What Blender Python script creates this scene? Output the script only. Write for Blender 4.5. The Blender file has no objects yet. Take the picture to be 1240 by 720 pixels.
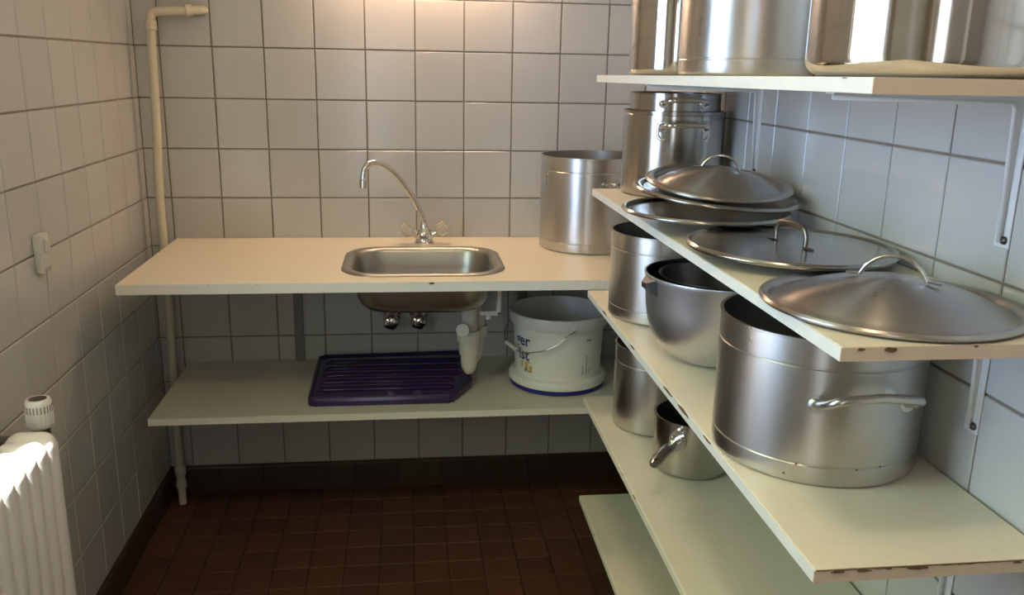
import bpy, bmesh, math, random
from mathutils import Vector, Matrix
PI = math.pi
random.seed(7)
scene = bpy.context.scene
COL = scene.collection

# ------------------------------------------------------------------ camera
cam_d = bpy.data.cameras.new('camera'); cam = bpy.data.objects.new('camera', cam_d); COL.objects.link(cam)
cam.location = (0.7924, -2.7752, 1.4029); cam.rotation_euler = (1.3123, -0.0183, -0.1176)
cam_d.sensor_width = 36; cam_d.sensor_fit = 'HORIZONTAL'; cam_d.lens = 1054.85 * 36 / 1240
cam_d.clip_start = 0.02
scene.camera = cam

# ------------------------------------------------------------------ world, lights, exposure
scene.view_settings.view_transform = 'Standard'; scene.view_settings.look = 'None'
scene.view_settings.gamma = 1; scene.view_settings.use_curve_mapping = False
scene.view_settings.exposure = 1.08
world = bpy.data.worlds.new('world'); scene.world = world; world.use_nodes = True
wn = world.node_tree.nodes; wl = world.node_tree.links; wn.clear()
wo = wn.new('ShaderNodeOutputWorld'); bg = wn.new('ShaderNodeBackground'); bg.inputs[1].default_value = 4.3
tc = wn.new('ShaderNodeTexCoord'); sx = wn.new('ShaderNodeSeparateXYZ'); mr = wn.new('ShaderNodeMapRange'); cr = wn.new('ShaderNodeValToRGB')
mr.inputs[1].default_value = -1; mr.inputs[2].default_value = 1
wl.new(tc.outputs['Generated'], sx.inputs[0]); wl.new(sx.outputs[2], mr.inputs[0]); wl.new(mr.outputs[0], cr.inputs[0])
els = cr.color_ramp.elements
els[0].position = 0.0; els[0].color = (.34, .40, .24, 1)          # grass below; hazy bright sky low down, tree canopy overhead
els[1].position = 1.0; els[1].color = (.46, .62, .34, 1)
for p, c in ((.38, (.48, .56, .46, 1)), (.44, (.58, .82, 1.28, 1)), (.58, (.60, .86, 1.40, 1)), (.67, (.47, .60, .38, 1))):
    e = els.new(p); e.color = c
wl.new(cr.outputs[0], bg.inputs[0]); wl.new(bg.outputs[0], wo.inputs[0])

# daylight comes in through the window above the radiator: portal for the sky
WY0, WY1, WZ0, WZ1 = -2.32, -1.42, 0.86, 2.4
pd = bpy.data.lights.new('window_portal', 'AREA'); pd.shape = 'RECTANGLE'; pd.size = WZ1 - WZ0; pd.size_y = WY1 - WY0
pd.cycles.is_portal = True
po = bpy.data.objects.new('window_portal', pd); COL.objects.link(po)
po.location = (-0.17, (WY0 + WY1) / 2, (WZ0 + WZ1) / 2); po.rotation_euler = (0, -PI / 2, 0)
sd = bpy.data.lights.new('sun', 'SUN'); sd.energy = 16.0; sd.angle = .01; sd.color = (1, .96, .9)
so = bpy.data.objects.new('sun', sd); COL.objects.link(so); so.rotation_euler = Vector((.21, .30, -1)).to_track_quat('-Z', 'Y').to_euler()
CEIL_LAMP_W = 19.0
TUBE_STRENGTH = 31.0

# ------------------------------------------------------------------ materials
def mat(name, color, rough=.5, metal=0.0, var=0.0, nscale=8, bump=0.0, bscale=200, aniso=0.0, rnd=0.0, coat=0.0,
        emit=None, estr=0, trans=0, rvar=0.0, stretch=None, spec=.5):
    m = bpy.data.materials.new(name); m.use_nodes = True
    nt = m.node_tree; N = nt.nodes; L = nt.links; b = N['Principled BSDF']
    b.inputs['Base Color'].default_value = (*color, 1); b.inputs['Roughness'].default_value = rough
    b.inputs['Metallic'].default_value = metal; b.inputs['Specular IOR Level'].default_value = spec
    if coat: b.inputs['Coat Weight'].default_value = coat; b.inputs['Coat Roughness'].default_value = .1
    if trans: b.inputs['Transmission Weight'].default_value = trans
    if emit: b.inputs['Emission Color'].default_value = (*emit, 1); b.inputs['Emission Strength'].default_value = estr
    t = N.new('ShaderNodeTexCoord'); src = t.outputs['Object']
    if stretch:
        mp = N.new('ShaderNodeMapping'); mp.inputs['Scale'].default_value = stretch; L.new(src, mp.inputs[0]); src = mp.outputs[0]
    last = None
    if var or rvar:
        n = N.new('ShaderNodeTexNoise'); n.inputs['Scale'].default_value = nscale; n.inputs['Detail'].default_value = 6
        L.new(src, n.inputs['Vector'])
    if var:
        mx = N.new('ShaderNodeMix'); mx.data_type = 'RGBA'
        mx.inputs[6].default_value = (*[c * (1 - var) for c in color], 1); mx.inputs[7].default_value = (*[min(1, c * (1 + var)) for c in color], 1)
        L.new(n.outputs['Fac'], mx.inputs[0]); last = mx.outputs[2]
    if rnd:
        oi = N.new('ShaderNodeObjectInfo'); hs = N.new('ShaderNodeHueSaturation'); r2 = N.new('ShaderNodeMapRange')
        r2.inputs[3].default_value = 1 - rnd; r2.inputs[4].default_value = 1 + rnd
        L.new(oi.outputs['Random'], r2.inputs[0]); L.new(r2.outputs[0], hs.inputs['Value'])
        if last: L.new(last, hs.inputs['Color'])
        else: hs.inputs['Color'].default_value = (*color, 1)
        last = hs.outputs[0]
    if last: L.new(last, b.inputs['Base Color'])
    if rvar:
        r3 = N.new('ShaderNodeMapRange'); r3.inputs[1].default_value = .3; r3.inputs[2].default_value = .7
        r3.inputs[3].default_value = max(.03, rough - rvar); r3.inputs[4].default_value = rough + rvar
        L.new(n.outputs['Fac'], r3.inputs[0]); L.new(r3.outputs[0], b.inputs['Roughness'])
    if bump:
        n2 = N.new('ShaderNodeTexNoise'); n2.inputs['Scale'].default_value = bscale; n2.inputs['Detail'].default_value = 4
        bp = N.new('ShaderNodeBump'); bp.inputs['Strength'].default_value = bump; bp.inputs['Distance'].default_value = .002
        L.new(src, n2.inputs['Vector']); L.new(n2.outputs['Fac'], bp.inputs['Height']); L.new(bp.outputs[0], b.inputs['Normal'])
    if aniso:
        tg = N.new('ShaderNodeTangent'); tg.direction_type = 'RADIAL'; tg.axis = 'Z'
        L.new(tg.outputs[0], b.inputs['Tangent']); b.inputs['Anisotropic'].default_value = aniso; b.inputs['Anisotropic Rotation'].default_value = .25
    return m

M = dict(
    tile=mat('glazed_tile', (.52, .512, .48), .16, var=.03, rnd=.035, bump=.03, bscale=14, rvar=.04, nscale=3),
    grout=mat('brown_grout', (.25, .205, .15), .9, var=.3, nscale=30),
    floor_tile=mat('quarry_tile', (.105, .040, .022), .5, var=.25, nscale=12, rnd=.17, bump=.1, bscale=60),
    floor_grout=mat('dark_floor_grout', (.075, .034, .022), .9, var=.2),
    skirt=mat('brown_skirting_tile', (.06, .036, .026), .3, var=.25, rnd=.2),
    plaster=mat('white_plaster', (.72, .69, .62), .85, var=.05),
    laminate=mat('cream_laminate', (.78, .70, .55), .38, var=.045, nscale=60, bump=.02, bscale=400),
    laminate_edge=mat('white_edge_band', (.80, .77, .68), .42, var=.05, nscale=25),
    end_edge=mat('tan_end_band', (.72, .55, .40), .5, var=.08, nscale=30),
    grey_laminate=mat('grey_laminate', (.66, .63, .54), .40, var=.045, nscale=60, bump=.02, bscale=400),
    chip=mat('bare_chipboard', (.16, .09, .045), .9, var=.4, nscale=90),
    alu=mat('dull_aluminium', (.60, .585, .56), .34, 1, var=.16, nscale=7, rvar=.09, aniso=.55, bump=.02, bscale=40, stretch=(1, 1, .25)),
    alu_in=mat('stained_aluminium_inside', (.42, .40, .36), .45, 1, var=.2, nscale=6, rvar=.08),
    steel=mat('brushed_stainless_steel', (.50, .48, .455), .22, 1, var=.05, nscale=4, rvar=.04, aniso=.75),
    mirror=mat('polished_stainless_steel', (.66, .62, .58), .085, 1, var=.04, nscale=4, rvar=.03),
    lid_steel=mat('spun_lid_steel', (.50, .46, .43), .33, 1, var=.06, nscale=5, rvar=.03, aniso=.88),
    lid_dull=mat('dull_lid_steel', (.44, .42, .39), .20, 1, var=.10, nscale=6, rvar=.08, aniso=.3),
    satin=mat('satin_steel', (.66, .67, .68), .40, 1, var=.08, nscale=6, rvar=.05),
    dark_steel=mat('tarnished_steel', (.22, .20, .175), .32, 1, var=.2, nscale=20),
    chrome=mat('chrome', (.72, .70, .67), .07, 1),
    sink=mat('sink_steel', (.42, .40, .36), .36, 1, var=.08, nscale=10, rvar=.05),
    white_plastic=mat('white_plastic', (.74, .72, .68), .35, var=.04, nscale=20),
    pvc=mat('cream_waste_plastic', (.66, .63, .55), .4, var=.06, nscale=30),
    bucket=mat('white_bucket_plastic', (.78, .77, .73), .32, var=.05, nscale=10),
    blue=mat('blue_plastic', (.02, .02, .22), .4),
    ink=mat('navy_print', (.03, .03, .17), .6),
    yellow=mat('ochre_print', (.62, .42, .12), .6, var=.3, nscale=80),
    grey_ink=mat('grey_print', (.30, .29, .28), .6),
    purple=mat('purple_plastic', (.036, .016, .088), .17, var=.15, nscale=12),
    knob=mat('clear_acrylic', (.86, .80, .68), .12, trans=.75),
    paint=mat('cream_pipe_paint', (.62, .56, .42), .5, var=.10, nscale=25, bump=.15, bscale=90),
    radiator=mat('white_radiator_enamel', (.80, .77, .73), .3, var=.03),
    bracket=mat('white_bracket_enamel', (.70, .69, .67), .35, var=.05),
    screw=mat('dark_screw', (.12, .10, .09), .4, .8),
    black=mat('black_plastic', (.02, .02, .02), .4),
    switch=mat('ivory_switch_plastic', (.55, .53, .46), .45),
    upright=mat('grey_upright_paint', (.20, .19, .17), .5, var=.06),
    door=mat('grey_door_paint', (.30, .26, .22), .45, var=.06),
    tube=mat('warm_lamp_tube', (1, .9, .8), .5, emit=(1.0, .66, .44), estr=TUBE_STRENGTH),
    lit_pane=mat('daylit_frosted_glass', (.8, .85, .9), .5, emit=(.85, .93, 1.0), estr=1.3),
    globe=mat('opal_lamp_glass', (1, .95, .9), .4, emit=(1.0, .80, .52), estr=CEIL_LAMP_W),
)
# window pane: mostly clear with a faint reflection
gm = bpy.data.materials.new('window_glass'); gm.use_nodes = True
gn = gm.node_tree.nodes; gn.clear(); go = gn.new('ShaderNodeOutputMaterial'); gx = gn.new('ShaderNodeMixShader')
gt = gn.new('ShaderNodeBsdfTransparent'); gg = gn.new('ShaderNodeBsdfGlossy'); gg.inputs['Roughness'].default_value = .02
gx.inputs[0].default_value = .06
gm.node_tree.links.new(gt.outputs[0], gx.inputs[1]); gm.node_tree.links.new(gg.outputs[0], gx.inputs[2]); gm.node_tree.links.new(gx.outputs[0], go.inputs[0])
M['glass'] = gm

# ------------------------------------------------------------------ helpers
def obj(name, bm, m, parent=None, loc=None, smooth=False, angle=None):
    me = bpy.data.meshes.new(name)
    if isinstance(bm, bmesh.types.BMesh):
        bmesh.ops.recalc_face_normals(bm, faces=bm.faces[:]); bm.to_mesh(me); bm.free()
    else: me = bm
    for x in (m if isinstance(m, (list, tuple)) else [m]): me.materials.append(M[x])
    if smooth:
        for p in me.polygons: p.use_smooth = True
        if angle is not None and hasattr(me, 'set_sharp_from_angle'): me.set_sharp_from_angle(angle=math.radians(angle))
    o = bpy.data.objects.new(name, me); COL.objects.link(o)
    if parent: o.parent = parent
    if loc: o.location = loc
    return o
def thing(name, label, cat, loc=(0, 0, 0), rz=0, group=None):
    o = bpy.data.objects.new(name, None); COL.objects.link(o); o.location = loc; o.rotation_euler = (0, 0, rz)
    o.empty_display_size = .05
    o['label'] = label; o['category'] = cat
    if group: o['group'] = group
    return o
def struct(o, label=None, cat=None):
    o['kind'] = 'structure'
    if label: o['label'] = label
    if cat: o['category'] = cat
    return o
def box(bm, x0, x1, y0, y1, z0, z1, bev=0, seg=2, mi=0):
    v = [bm.verts.new(p) for p in ((x0, y0, z0), (x1, y0, z0), (x1, y1, z0), (x0, y1, z0), (x0, y0, z1), (x1, y0, z1), (x1, y1, z1), (x0, y1, z1))]
    fs = [bm.faces.new([v[i] for i in q]) for q in ((0, 3, 2, 1), (4, 5, 6, 7), (0, 1, 5, 4), (1, 2, 6, 5), (2, 3, 7, 6), (3, 0, 4, 7))]
    for f in fs: f.material_index = mi
    if bev:
        es = {e for f in fs for e in f.edges}
        bmesh.ops.bevel(bm, geom=list(es), offset=bev, segments=seg, affect='EDGES', profile=.5)
    return bm
def BM(): return bmesh.new()
def lathe(bm, prof, seg=64, c=(0, 0, 0), mi=0, mfun=None):
    rings = []
    for r, z in prof:
        if r < 1e-6: rings.append([bm.verts.new((c[0], c[1], c[2] + z))])
        else: rings.append([bm.verts.new((c[0] + r * math.cos(2 * PI * i / seg), c[1] + r * math.sin(2 * PI * i / seg), c[2] + z)) for i in range(seg)])
    for k in range(len(rings) - 1):
        a, b = rings[k], rings[k + 1]
        for i in range(seg):
            j = (i + 1) % seg
            if len(a) == 1 and len(b) == 1: continue
            if len(a) == 1: f = bm.faces.new((a[0], b[i], b[j]))
            elif len(b) == 1: f = bm.faces.new((a[i], b[0], a[j]))
            else: f = bm.faces.new((a[i], b[i], b[j], a[j]))
            f.material_index = mfun(k) if mfun else mi
    return bm
def tube(bm, pts, r, seg=10, flat=1.0, closed=False, radii=None, up=None):
    pts = [Vector(p) for p in pts]; n = len(pts); rings = []
    prev = None
    for i, p in enumerate(pts):
        t = ((pts[min(i + 1, n - 1)] - pts[max(i - 1, 0)])).normalized()
        u = Vector(up) if up else (Vector((0, 0, 1)) if abs(t.z) < .9 else Vector((1, 0, 0)))
        if prev is not None and not up: u = prev
        s = t.cross(u).normalized(); u = s.cross(t).normalized(); prev = u
        rr = radii[i] if radii else r
        rings.append([bm.verts.new(p + (s * math.cos(2 * PI * k / seg) + u * flat * math.sin(2 * PI * k / seg)) * rr) for k in range(seg)])
    for a, b in zip(rings, rings[1:]):
        for k in range(seg): bm.faces.new((a[k], a[(k + 1) % seg], b[(k + 1) % seg], b[k]))
    bm.faces.new(rings[0][::-1]); bm.faces.new(rings[-1])
    return bm
def smooth_path(P, n=6):
    P = [Vector(p) for p in P]; out = []
    Q = [P[0] * 2 - P[1]] + P + [P[-1] * 2 - P[-2]]
    for i in range(1, len(Q) - 2):
        for k in range(n):
            t = k / n; a, b, c, d = Q[i - 1:i + 3]
            out.append(.5 * ((2 * b) + (c - a) * t + (2 * a - 5 * b + 4 * c - d) * t * t + (3 * b - a - 3 * c + d) * t ** 3))
    out.append(P[-1]); return out
def rrect(cx, cy, hx, hy, r, n=8):
    o = []
    for sx_, sy_, a0 in ((1, 1, 0), (-1, 1, 90), (-1, -1, 180), (1, -1, 270)):
        for k in range(n + 1):
            a = math.radians(a0 + 90 * k / n)
            o.append((cx + sx_ * (hx - r) + r * math.cos(a), cy + sy_ * (hy - r) + r * math.sin(a)))
    return o
def loft(bm, loops, close_last=True, close_first=False, mi=0):
    R = [[bm.verts.new(p) for p in l] for l in loops]
    n = len(R[0])
    for a, b in zip(R, R[1:]):
        for k in range(n):
            f = bm.faces.new((a[k], a[(k + 1) % n], b[(k + 1) % n], b[k])); f.material_index = mi
    if close_last: bm.faces.new(R[-1])
    if close_first: bm.faces.new(R[0][::-1])
    return bm

# ------------------------------------------------------------------ room dimensions (metres, floor at z 0)
W, H, YN, P = 1.55, 2.5, -3.45, .15
TOPROW = 1.445          # a horizontal joint
ZB = .095               # lowest tile row starts above the skirting
G = .0038                # joint width

# ---- floor
bm = BM(); box(bm, -.10, W + .12, YN, .1, -.12, -.006); floor = struct(obj('floor', bm, 'floor_grout'), 'dark red brown quarry tile floor under the shelves', 'floor')
def tile_mesh(name, w, h, t=.003, c=.0016):
    bm = BM(); hw, hh = w / 2, h / 2
    loft(bm, [[(-hw, -hh, 0), (hw, -hh, 0), (hw, hh, 0), (-hw, hh, 0)], [(-hw, -hh, t - c), (hw, -hh, t - c), (hw, hh, t - c), (-hw, hh, t - c)],
              [(-hw + c, -hh + c, t), (hw - c, -hh + c, t), (hw - c, hh - c, t), (-hw + c, hh - c, t)]])
    me = bpy.data.meshes.new(name); bmesh.ops.recalc_face_normals(bm, faces=bm.faces[:]); bm.to_mesh(me); bm.free(); return me
FT = .10
ft = tile_mesh('floor_tile', FT - .003, FT - .003, .006, .0008); ft.materials.append(M['floor_tile'])
rest = BM()
for i in range(16):
    for j in range(35):
        x0 = i * FT; y1 = -j * FT; x1 = min(x0 + FT, W); y0 = max(y1 - FT, YN)
        if x1 - x0 < .02: continue
        cx, cy = (x0 + x1) / 2, (y0 + y1) / 2
        if cy > -1.1:
            o = bpy.data.objects.new('tile', ft); COL.objects.link(o); o.parent = floor
            o.location = (cx, cy, -.006 + random.uniform(-.0004, 0)); o.scale = ((x1 - x0 - .003) / (FT - .003), 1, 1)
            o.rotation_euler = (random.gauss(0, .002), random.gauss(0, .002), 0)
        else: box(rest, x0 + .0015, x1 - .0015, y0 + .0015, y1 - .0015, -.006, 0)
o = obj('tile_field', rest, 'floor_tile', floor); o['kind'] = 'stuff'

# ---- ceiling
bm = BM(); box(bm, -.1, W + .12, YN, .1, H, H + .1); struct(obj('ceiling', bm, 'plaster'))

# ---- tiled walls
wt = tile_mesh('wall_tile', P - G, P - G); wt.materials.append(M['tile'])
def tiled_wall(wall, origin, ux, nrm, joints, rows, vis, hole=None):
    """origin at u=0, z=0 on the grout plane; ux: unit vector along; nrm: out of the wall; joints/rows: sorted cut lists"""
    rot = Matrix((Vector(ux), Vector((0, 0, 1)), Vector(nrm))).transposed()
    if rot.determinant() < 0:
        rot = Matrix((-Vector(ux), Vector((0, 0, 1)), Vector(nrm))).transposed()
    e = rot.to_euler(); rest = BM()
    for u0, u1 in zip(joints, joints[1:]):
        for z0, z1 in zip(rows, rows[1:]):
            a0, a1, b0, b1 = u0 + G / 2, u1 - G / 2, z0 + G / 2, z1 - G / 2
            if a1 - a0 < .006 or b1 - b0 < .006: continue
            if hole and a1 > hole[0] and a0 < hole[1] and b1 > hole[2] and b0 < hole[3]: continue
            c = Vector(origin) + Vector(ux) * (a0 + a1) / 2 + Vector((0, 0, (b0 + b1) / 2))
            if vis((a0 + a1) / 2, (b0 + b1) / 2):
                o = bpy.data.objects.new('tile', wt); COL.objects.link(o); o.parent = wall; o.location = c + Vector(nrm) * random.uniform(-.0003, .0002)
                o.rotation_euler = (e.x + random.gauss(0, .0022), e.y + random.gauss(0, .0018), e.z + random.gauss(0, .0022))
                o.scale = ((a1 - a0) / (P - G), (b1 - b0) / (P - G), 1)
            else:
                d = [c + Vector(ux) * s * (a1 - a0) / 2 + Vector((0, 0, t * (b1 - b0) / 2)) for s, t in ((-1, -1), (1, -1), (1, 1), (-1, 1))]
                loft(rest, [[p for p in d], [p + Vector(nrm) * .003 for p in d]])
    o = obj('tile_field', rest, 'tile', wall); o['kind'] = 'stuff'
rows = [ZB + k * P for k in range(17)] ; rows = [r for r in rows if r < H - .01] + [H]
T_ = .0025
bm = BM(); box(bm, -.1, W + .12, T_, .12, -.05, H); wb = struct(obj('wall_back', bm, 'grout'), 'back wall of square off-white glazed tiles behind the sink', 'wall')
tiled_wall(wb, (0, T_, 0), (1, 0, 0), (0, -1, 0), [0] + [.0715 + k * P for k in range(10)] + [W], rows, lambda u, z: z < 1.66)
bm = BM(); box(bm, W + T_, W + .12, YN, T_, -.05, H); wr = struct(obj('wall_right', bm, 'grout'), 'right wall of square off-white glazed tiles behind the pan shelves', 'wall')
tiled_wall(wr, (W + T_, 0, 0), (0, -1, 0), (-1, 0, 0), [0, .121] + [.121 + k * P for k in range(1, 22)] + [-YN], rows, lambda u, z: u < 2.1 and z < 1.7)
bm = BM()
box(bm, -.2, -T_, WY1, T_, -.05, H); box(bm, -.2, -T_, YN, WY0, -.05, H); box(bm, -.2, -T_, WY0, WY1, -.05, WZ0); box(bm, -.2, -T_, WY0, WY1, WZ1, H)
wlft = struct(obj('wall_left', bm, 'grout'), 'left wall of square off-white glazed tiles behind the radiator', 'wall')
tiled_wall(wlft, (-T_, 0, 0), (0, -1, 0), (1, 0, 0), [0, .046] + [.046 + k * P for k in range(1, 23)] + [-YN], rows, lambda u, z: u < 1.3 and z < 1.66,
           hole=(-WY1 + .002, -WY0 - .002, WZ0, WZ1))
# wall behind the camera with a door
bm = BM(); box(bm, -.2, W + .12, YN - .1, YN, -.05, H); struct(obj('wall_front', bm, 'door'))
d = struct(bpy.data.objects.new('door_1', None)); COL.objects.link(d); d.location = (.72, YN, 0)
bm = BM()
for q in ((-.42, -.29, 0, 2.03), (-.01, .42, 0, 2.03), (-.29, -.01, 0, .55), (-.29, -.01, 1.65, 2.03)): box(bm, q[0], q[1], 0, .03, q[2], q[3])
obj('door_leaf', bm, 'door', d)
bm = BM(); box(bm, -.29, -.01, .012, .018, .55, 1.65); obj('door_pane', bm, 'lit_pane', d)
bm = BM()
box(bm, -.49, -.42, 0, .05, 0, 2.1, .004); box(bm, .42, .49, 0, .05, 0, 2.1, .004); box(bm, -.42, .42, 0, .05, 2.03, 2.1, .004); obj('door_frame', bm, 'plaster', d)
bm = BM(); tube(bm, [(.36, .03, 1.02), (.36, .08, 1.02), (.26, .085, 1.02)], .009); obj('door_handle', bm, 'chrome', d, smooth=True, angle=50)

# ---- skirting
def skirting(name, origin, ux, nrm, length):
    bm = BM(); a = Vector(origin); u = Vector(ux); n = Vector(nrm)
    d_ = [a, a + u * length, a + u * length + n * .004, a + n * .004]
    loft(bm, [d_, [p + Vector((0, 0, ZB)) for p in d_]], close_first=True)
    s = struct(obj(name, bm, 'floor_grout')); k = 0; x = 0
    sk = BM(); loft(sk, [[(-.5, 0, 0), (.5, 0, 0), (.5, .009, 0), (-.5, .009, 0)], [(-.5, 0, .086), (.5, 0, .086), (.5, .009, .086), (-.5, .009, .086)], [(-.49, 0, .092), (.49, 0, .092), (.49, .005, .092), (-.49, .005, .092)]])
    me = bpy.data.meshes.new('skirting_tile'); bmesh.ops.recalc_face_normals(sk, faces=sk.faces[:]); sk.to_mesh(me); sk.free(); me.materials.append(M['skirt'])
    while x < length - .01:
        w = min(P, length - x) - .003
        o = bpy.data.objects.new('tile', me); COL.objects.link(o); o.parent = s
        o.location = a + u * (x + w / 2 + .0015); o.rotation_euler = (0, 0, math.atan2(n.y, n.x) - PI / 2); o.scale = (w, 1, 1)
        x += P
skirting('baseboard_back', (0, 0, 0), (1, 0, 0), (0, -1, 0), W)
skirting('baseboard_left', (0, 0, 0), (0, -1, 0), (1, 0, 0), 3.3)
skirting('baseboard_right', (W, 0, 0), (0, -1, 0), (-1, 0, 0), 3.3)

# ---- window above the radiator (outside the frame; lights the room)
w = struct(bpy.data.objects.new('window_1', None)); COL.objects.link(w)
bm = BM(); f = .05
box(bm, -.14, -.08, WY0, WY0 + f, WZ0, WZ1); box(bm, -.14, -.08, WY1 - f, WY1, WZ0, WZ1)
box(bm, -.14, -.08, WY0 + f, WY1 - f, WZ0, WZ0 + f); box(bm, -.14, -.08, WY0 + f, WY1 - f, WZ1 - f, WZ1); obj('window_frame', bm, 'plaster', w)
bm = BM(); box(bm, -.115, -.109, WY0 + f, WY1 - f, WZ0 + f, WZ1 - f); obj('window_pane', bm, 'glass', w)
bm = BM(); box(bm, -.2, .02, WY0, WY1, WZ0 - .015, WZ0 + .003, .002); obj('window_sill', bm, 'plaster', w)

# ------------------------------------------------------------------ ceiling lamp and tube lamp over the sink
t = thing('ceiling_lamp', 'round opal glass lamp on the ceiling behind the viewer', 'lamp', (.8, -2.35, H))
bm = BM(); lathe(bm, [(0, 0), (.13, 0), (.13, -.03), (0, -.03)], 32); obj('base', bm, 'white_plastic', t, smooth=True, angle=40)
bm = BM(); lathe(bm, [(.12, -.03), (.125, -.06), (.10, -.10), (.05, -.12), (0, -.125)], 32); obj('lamp_shade', bm, 'globe', t, smooth=True)
t = thing('wall_lamp', 'tube lamp on the back wall above the sink', 'lamp', (.86, 0, 1.80))
bm = BM(); box(bm, -.32, .32, -.05, 0, .0, .05, .004); obj('lamp_body', bm, 'white_plastic', t)
bm = BM(); tube(bm, [(-.30, -.065, -.018), (.30, -.065, -.018)], .015, 16); obj('lamp_tube', bm, 'tube', t, smooth=True, angle=50)
for s in (-1, 1):
    bm = BM(); box(bm, s * .31 - .012, s * .31 + .012, -.08, -.03, -.036, .02, .003); obj('lamp_holder', bm, 'white_plastic', t)

# ------------------------------------------------------------------ counter with sink cut-out
SX, SY, SHX, SHY = .835, -.362, .222, .188
def chip(parent, x, y, z, sx_, sy_, sz_, seed=0):
    rr = random.Random(seed); bm = BM(); n = 9
    ring = [(math.cos(2 * PI * k / n) * rr.uniform(.65, 1.1), math.sin(2 * PI * k / n) * rr.uniform(.6, 1.1)) for k in range(n)]
    ax = 'y' if sy_ <= .0015 else ('x' if sx_ <= .0015 else 'z')
    def pt(a, b, d_):
        if ax == 'y': return (a * sx_, d_ * .0007, b * sz_)
        if ax == 'x': return (d_ * .0007, a * sy_, b * sz_)
        return (a * sx_, b * sy_, d_ * .0007)
    loft(bm, [[pt(a, b, -1) for a, b in ring], [pt(a * .93, b * .93, 1) for a, b in ring]], close_first=True)
    return obj('chip', bm, 'chip', parent, loc=(x, y, z))
def plate_with_hole(bm, x0, x1, y0, y1, z0, z1, hole):
    tops = []
    for z in (z1, z0):
        o = [bm.verts.new(p) for p in ((x0, y0, z), (x1, y0, z), (x1, y1, z), (x0, y1, z))]
        h = [bm.verts.new((x, y, z)) for x, y in hole]
        e = [bm.edges.new((o[i], o[(i + 1) % 4])) for i in range(4)] + [bm.edges.new((h[i], h[(i + 1) % len(h)])) for i in range(len(h))]
        bmesh.ops.triangle_fill(bm, edges=e, use_beauty=True); tops.append((o, h))
    for k in (0, 1):
        a, b = tops[0][k], tops[1][k]; n = len(a)
        for i in range(n): bm.faces.new((a[i], a[(i + 1) % n], b[(i + 1) % n], b[i]))
CT = .869
t = thing('counter', 'cream laminate counter top along the back wall holding the sink', 'counter', (0, 0, 0))
bm = BM(); plate_with_hole(bm, .080, W - .004, -.603, -.003, CT - .026, CT, rrect(SX, SY, SHX - .018, SHY - .018, .088)); obj('worktop', bm, 'laminate', t)
bm = BM(); box(bm, .080, W - .004, -.6050, -.603, CT - .026, CT - .0006); obj('front_edge', bm, 'laminate_edge', t)
bm = BM(); box(bm, .0785, .080, -.605, -.003, CT - .026, CT - .0006); obj('side_edge', bm, 'laminate_edge', t)
c_ = chip(t, .852, -.6056, CT - .004, .008, .001, .0035, 3)
for x, s in ((.855, .004), (.30, .0015), (.415, .0018)): chip(t, x, -.6056, CT - .003, s, .001, s * .6, int(x * 90))

t = thing('sink', 'stainless steel sink basin set into the counter under the swan-neck tap', 'sink', (SX, SY, CT))
def rl(dx, z, r): return [(x, y, z) for x, y in rrect(0, 0, SHX - dx, SHY - dx, max(r, .02))]
bm = BM()
loft(bm, [rl(0, .0005, .100), rl(.001, .003, .100), rl(.006, .0055, .097), rl(.018, .0058, .090), rl(.026, .003, .085), rl(.031, -.006, .082), rl(.035, -.05, .082), rl(.041, -.080, .082),
          rl(.050, -.100, .080), rl(.064, -.113, .074), rl(.085, -.120, .065), rl(.14, -.124, .04)])
o = obj('basin', bm, 'sink', t, smooth=True, angle=60)
md = o.modifiers.new('thickness', 'SOLIDIFY'); md.thickness = .0015; md.offset = -1
bm = BM(); lathe(bm, [(.0, -.1215), (.022, -.1215), (.028, -.1225), (.03, -.1232)], 28, (.10, .02, 0)); obj('drain', bm, 'chrome', t, smooth=True)
bm = BM(); lathe(bm, [(0, .002), (.010, .002), (.013, .0)], 16)
bmesh.ops.rotate(bm, verts=bm.verts[:], cent=(0, 0, 0), matrix=Matrix.Rotation(-PI / 2, 3, 'Y')); obj('overflow', bm, 'dark_steel', t, loc=(SHX - .040, -.02, -.04), smooth=True)

# ---- tap
t = thing('tap', 'chrome swan-neck mixer tap with two clear acrylic knobs behind the sink', 'tap', (.843, -.11, CT))
bm = BM(); lathe(bm, [(0, 0), (.030, 0), (.031, .006), (.026, .010), (.025, .020), (.027, .030), (.024, .040), (.015, .048), (.012, .056), (.012, .066), (0, .068)], 32); obj('body', bm, 'chrome', t, smooth=True, angle=50)
pth = [(0.843, -.11, .925), (0.842, -.11, 0.940), (0.829, -.118, 0.975), (0.805, -.128, 1.024), (0.768, -.146, 1.077), (0.73, -.166, 1.114), (0.695, -.19, 1.127), (0.674, -.205, 1.115), (0.667, -.21, 1.092), (0.666, -.211, 1.068)]
pth = [Vector(p) - Vector((.843, -.11, CT)) for p in smooth_path(pth, 5)]
bm = BM(); tube(bm, pth, .0085, 14); sp = obj('spout', bm, 'chrome', t, smooth=True, angle=50)
bm = BM(); lathe(bm, [(.008, .012), (.0115, .010), (.0115, -.012), (.009, -.013), (.0, -.010)], 20); obj('nozzle', bm, 'chrome', sp, loc=pth[-1], smooth=True, angle=40)
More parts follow.
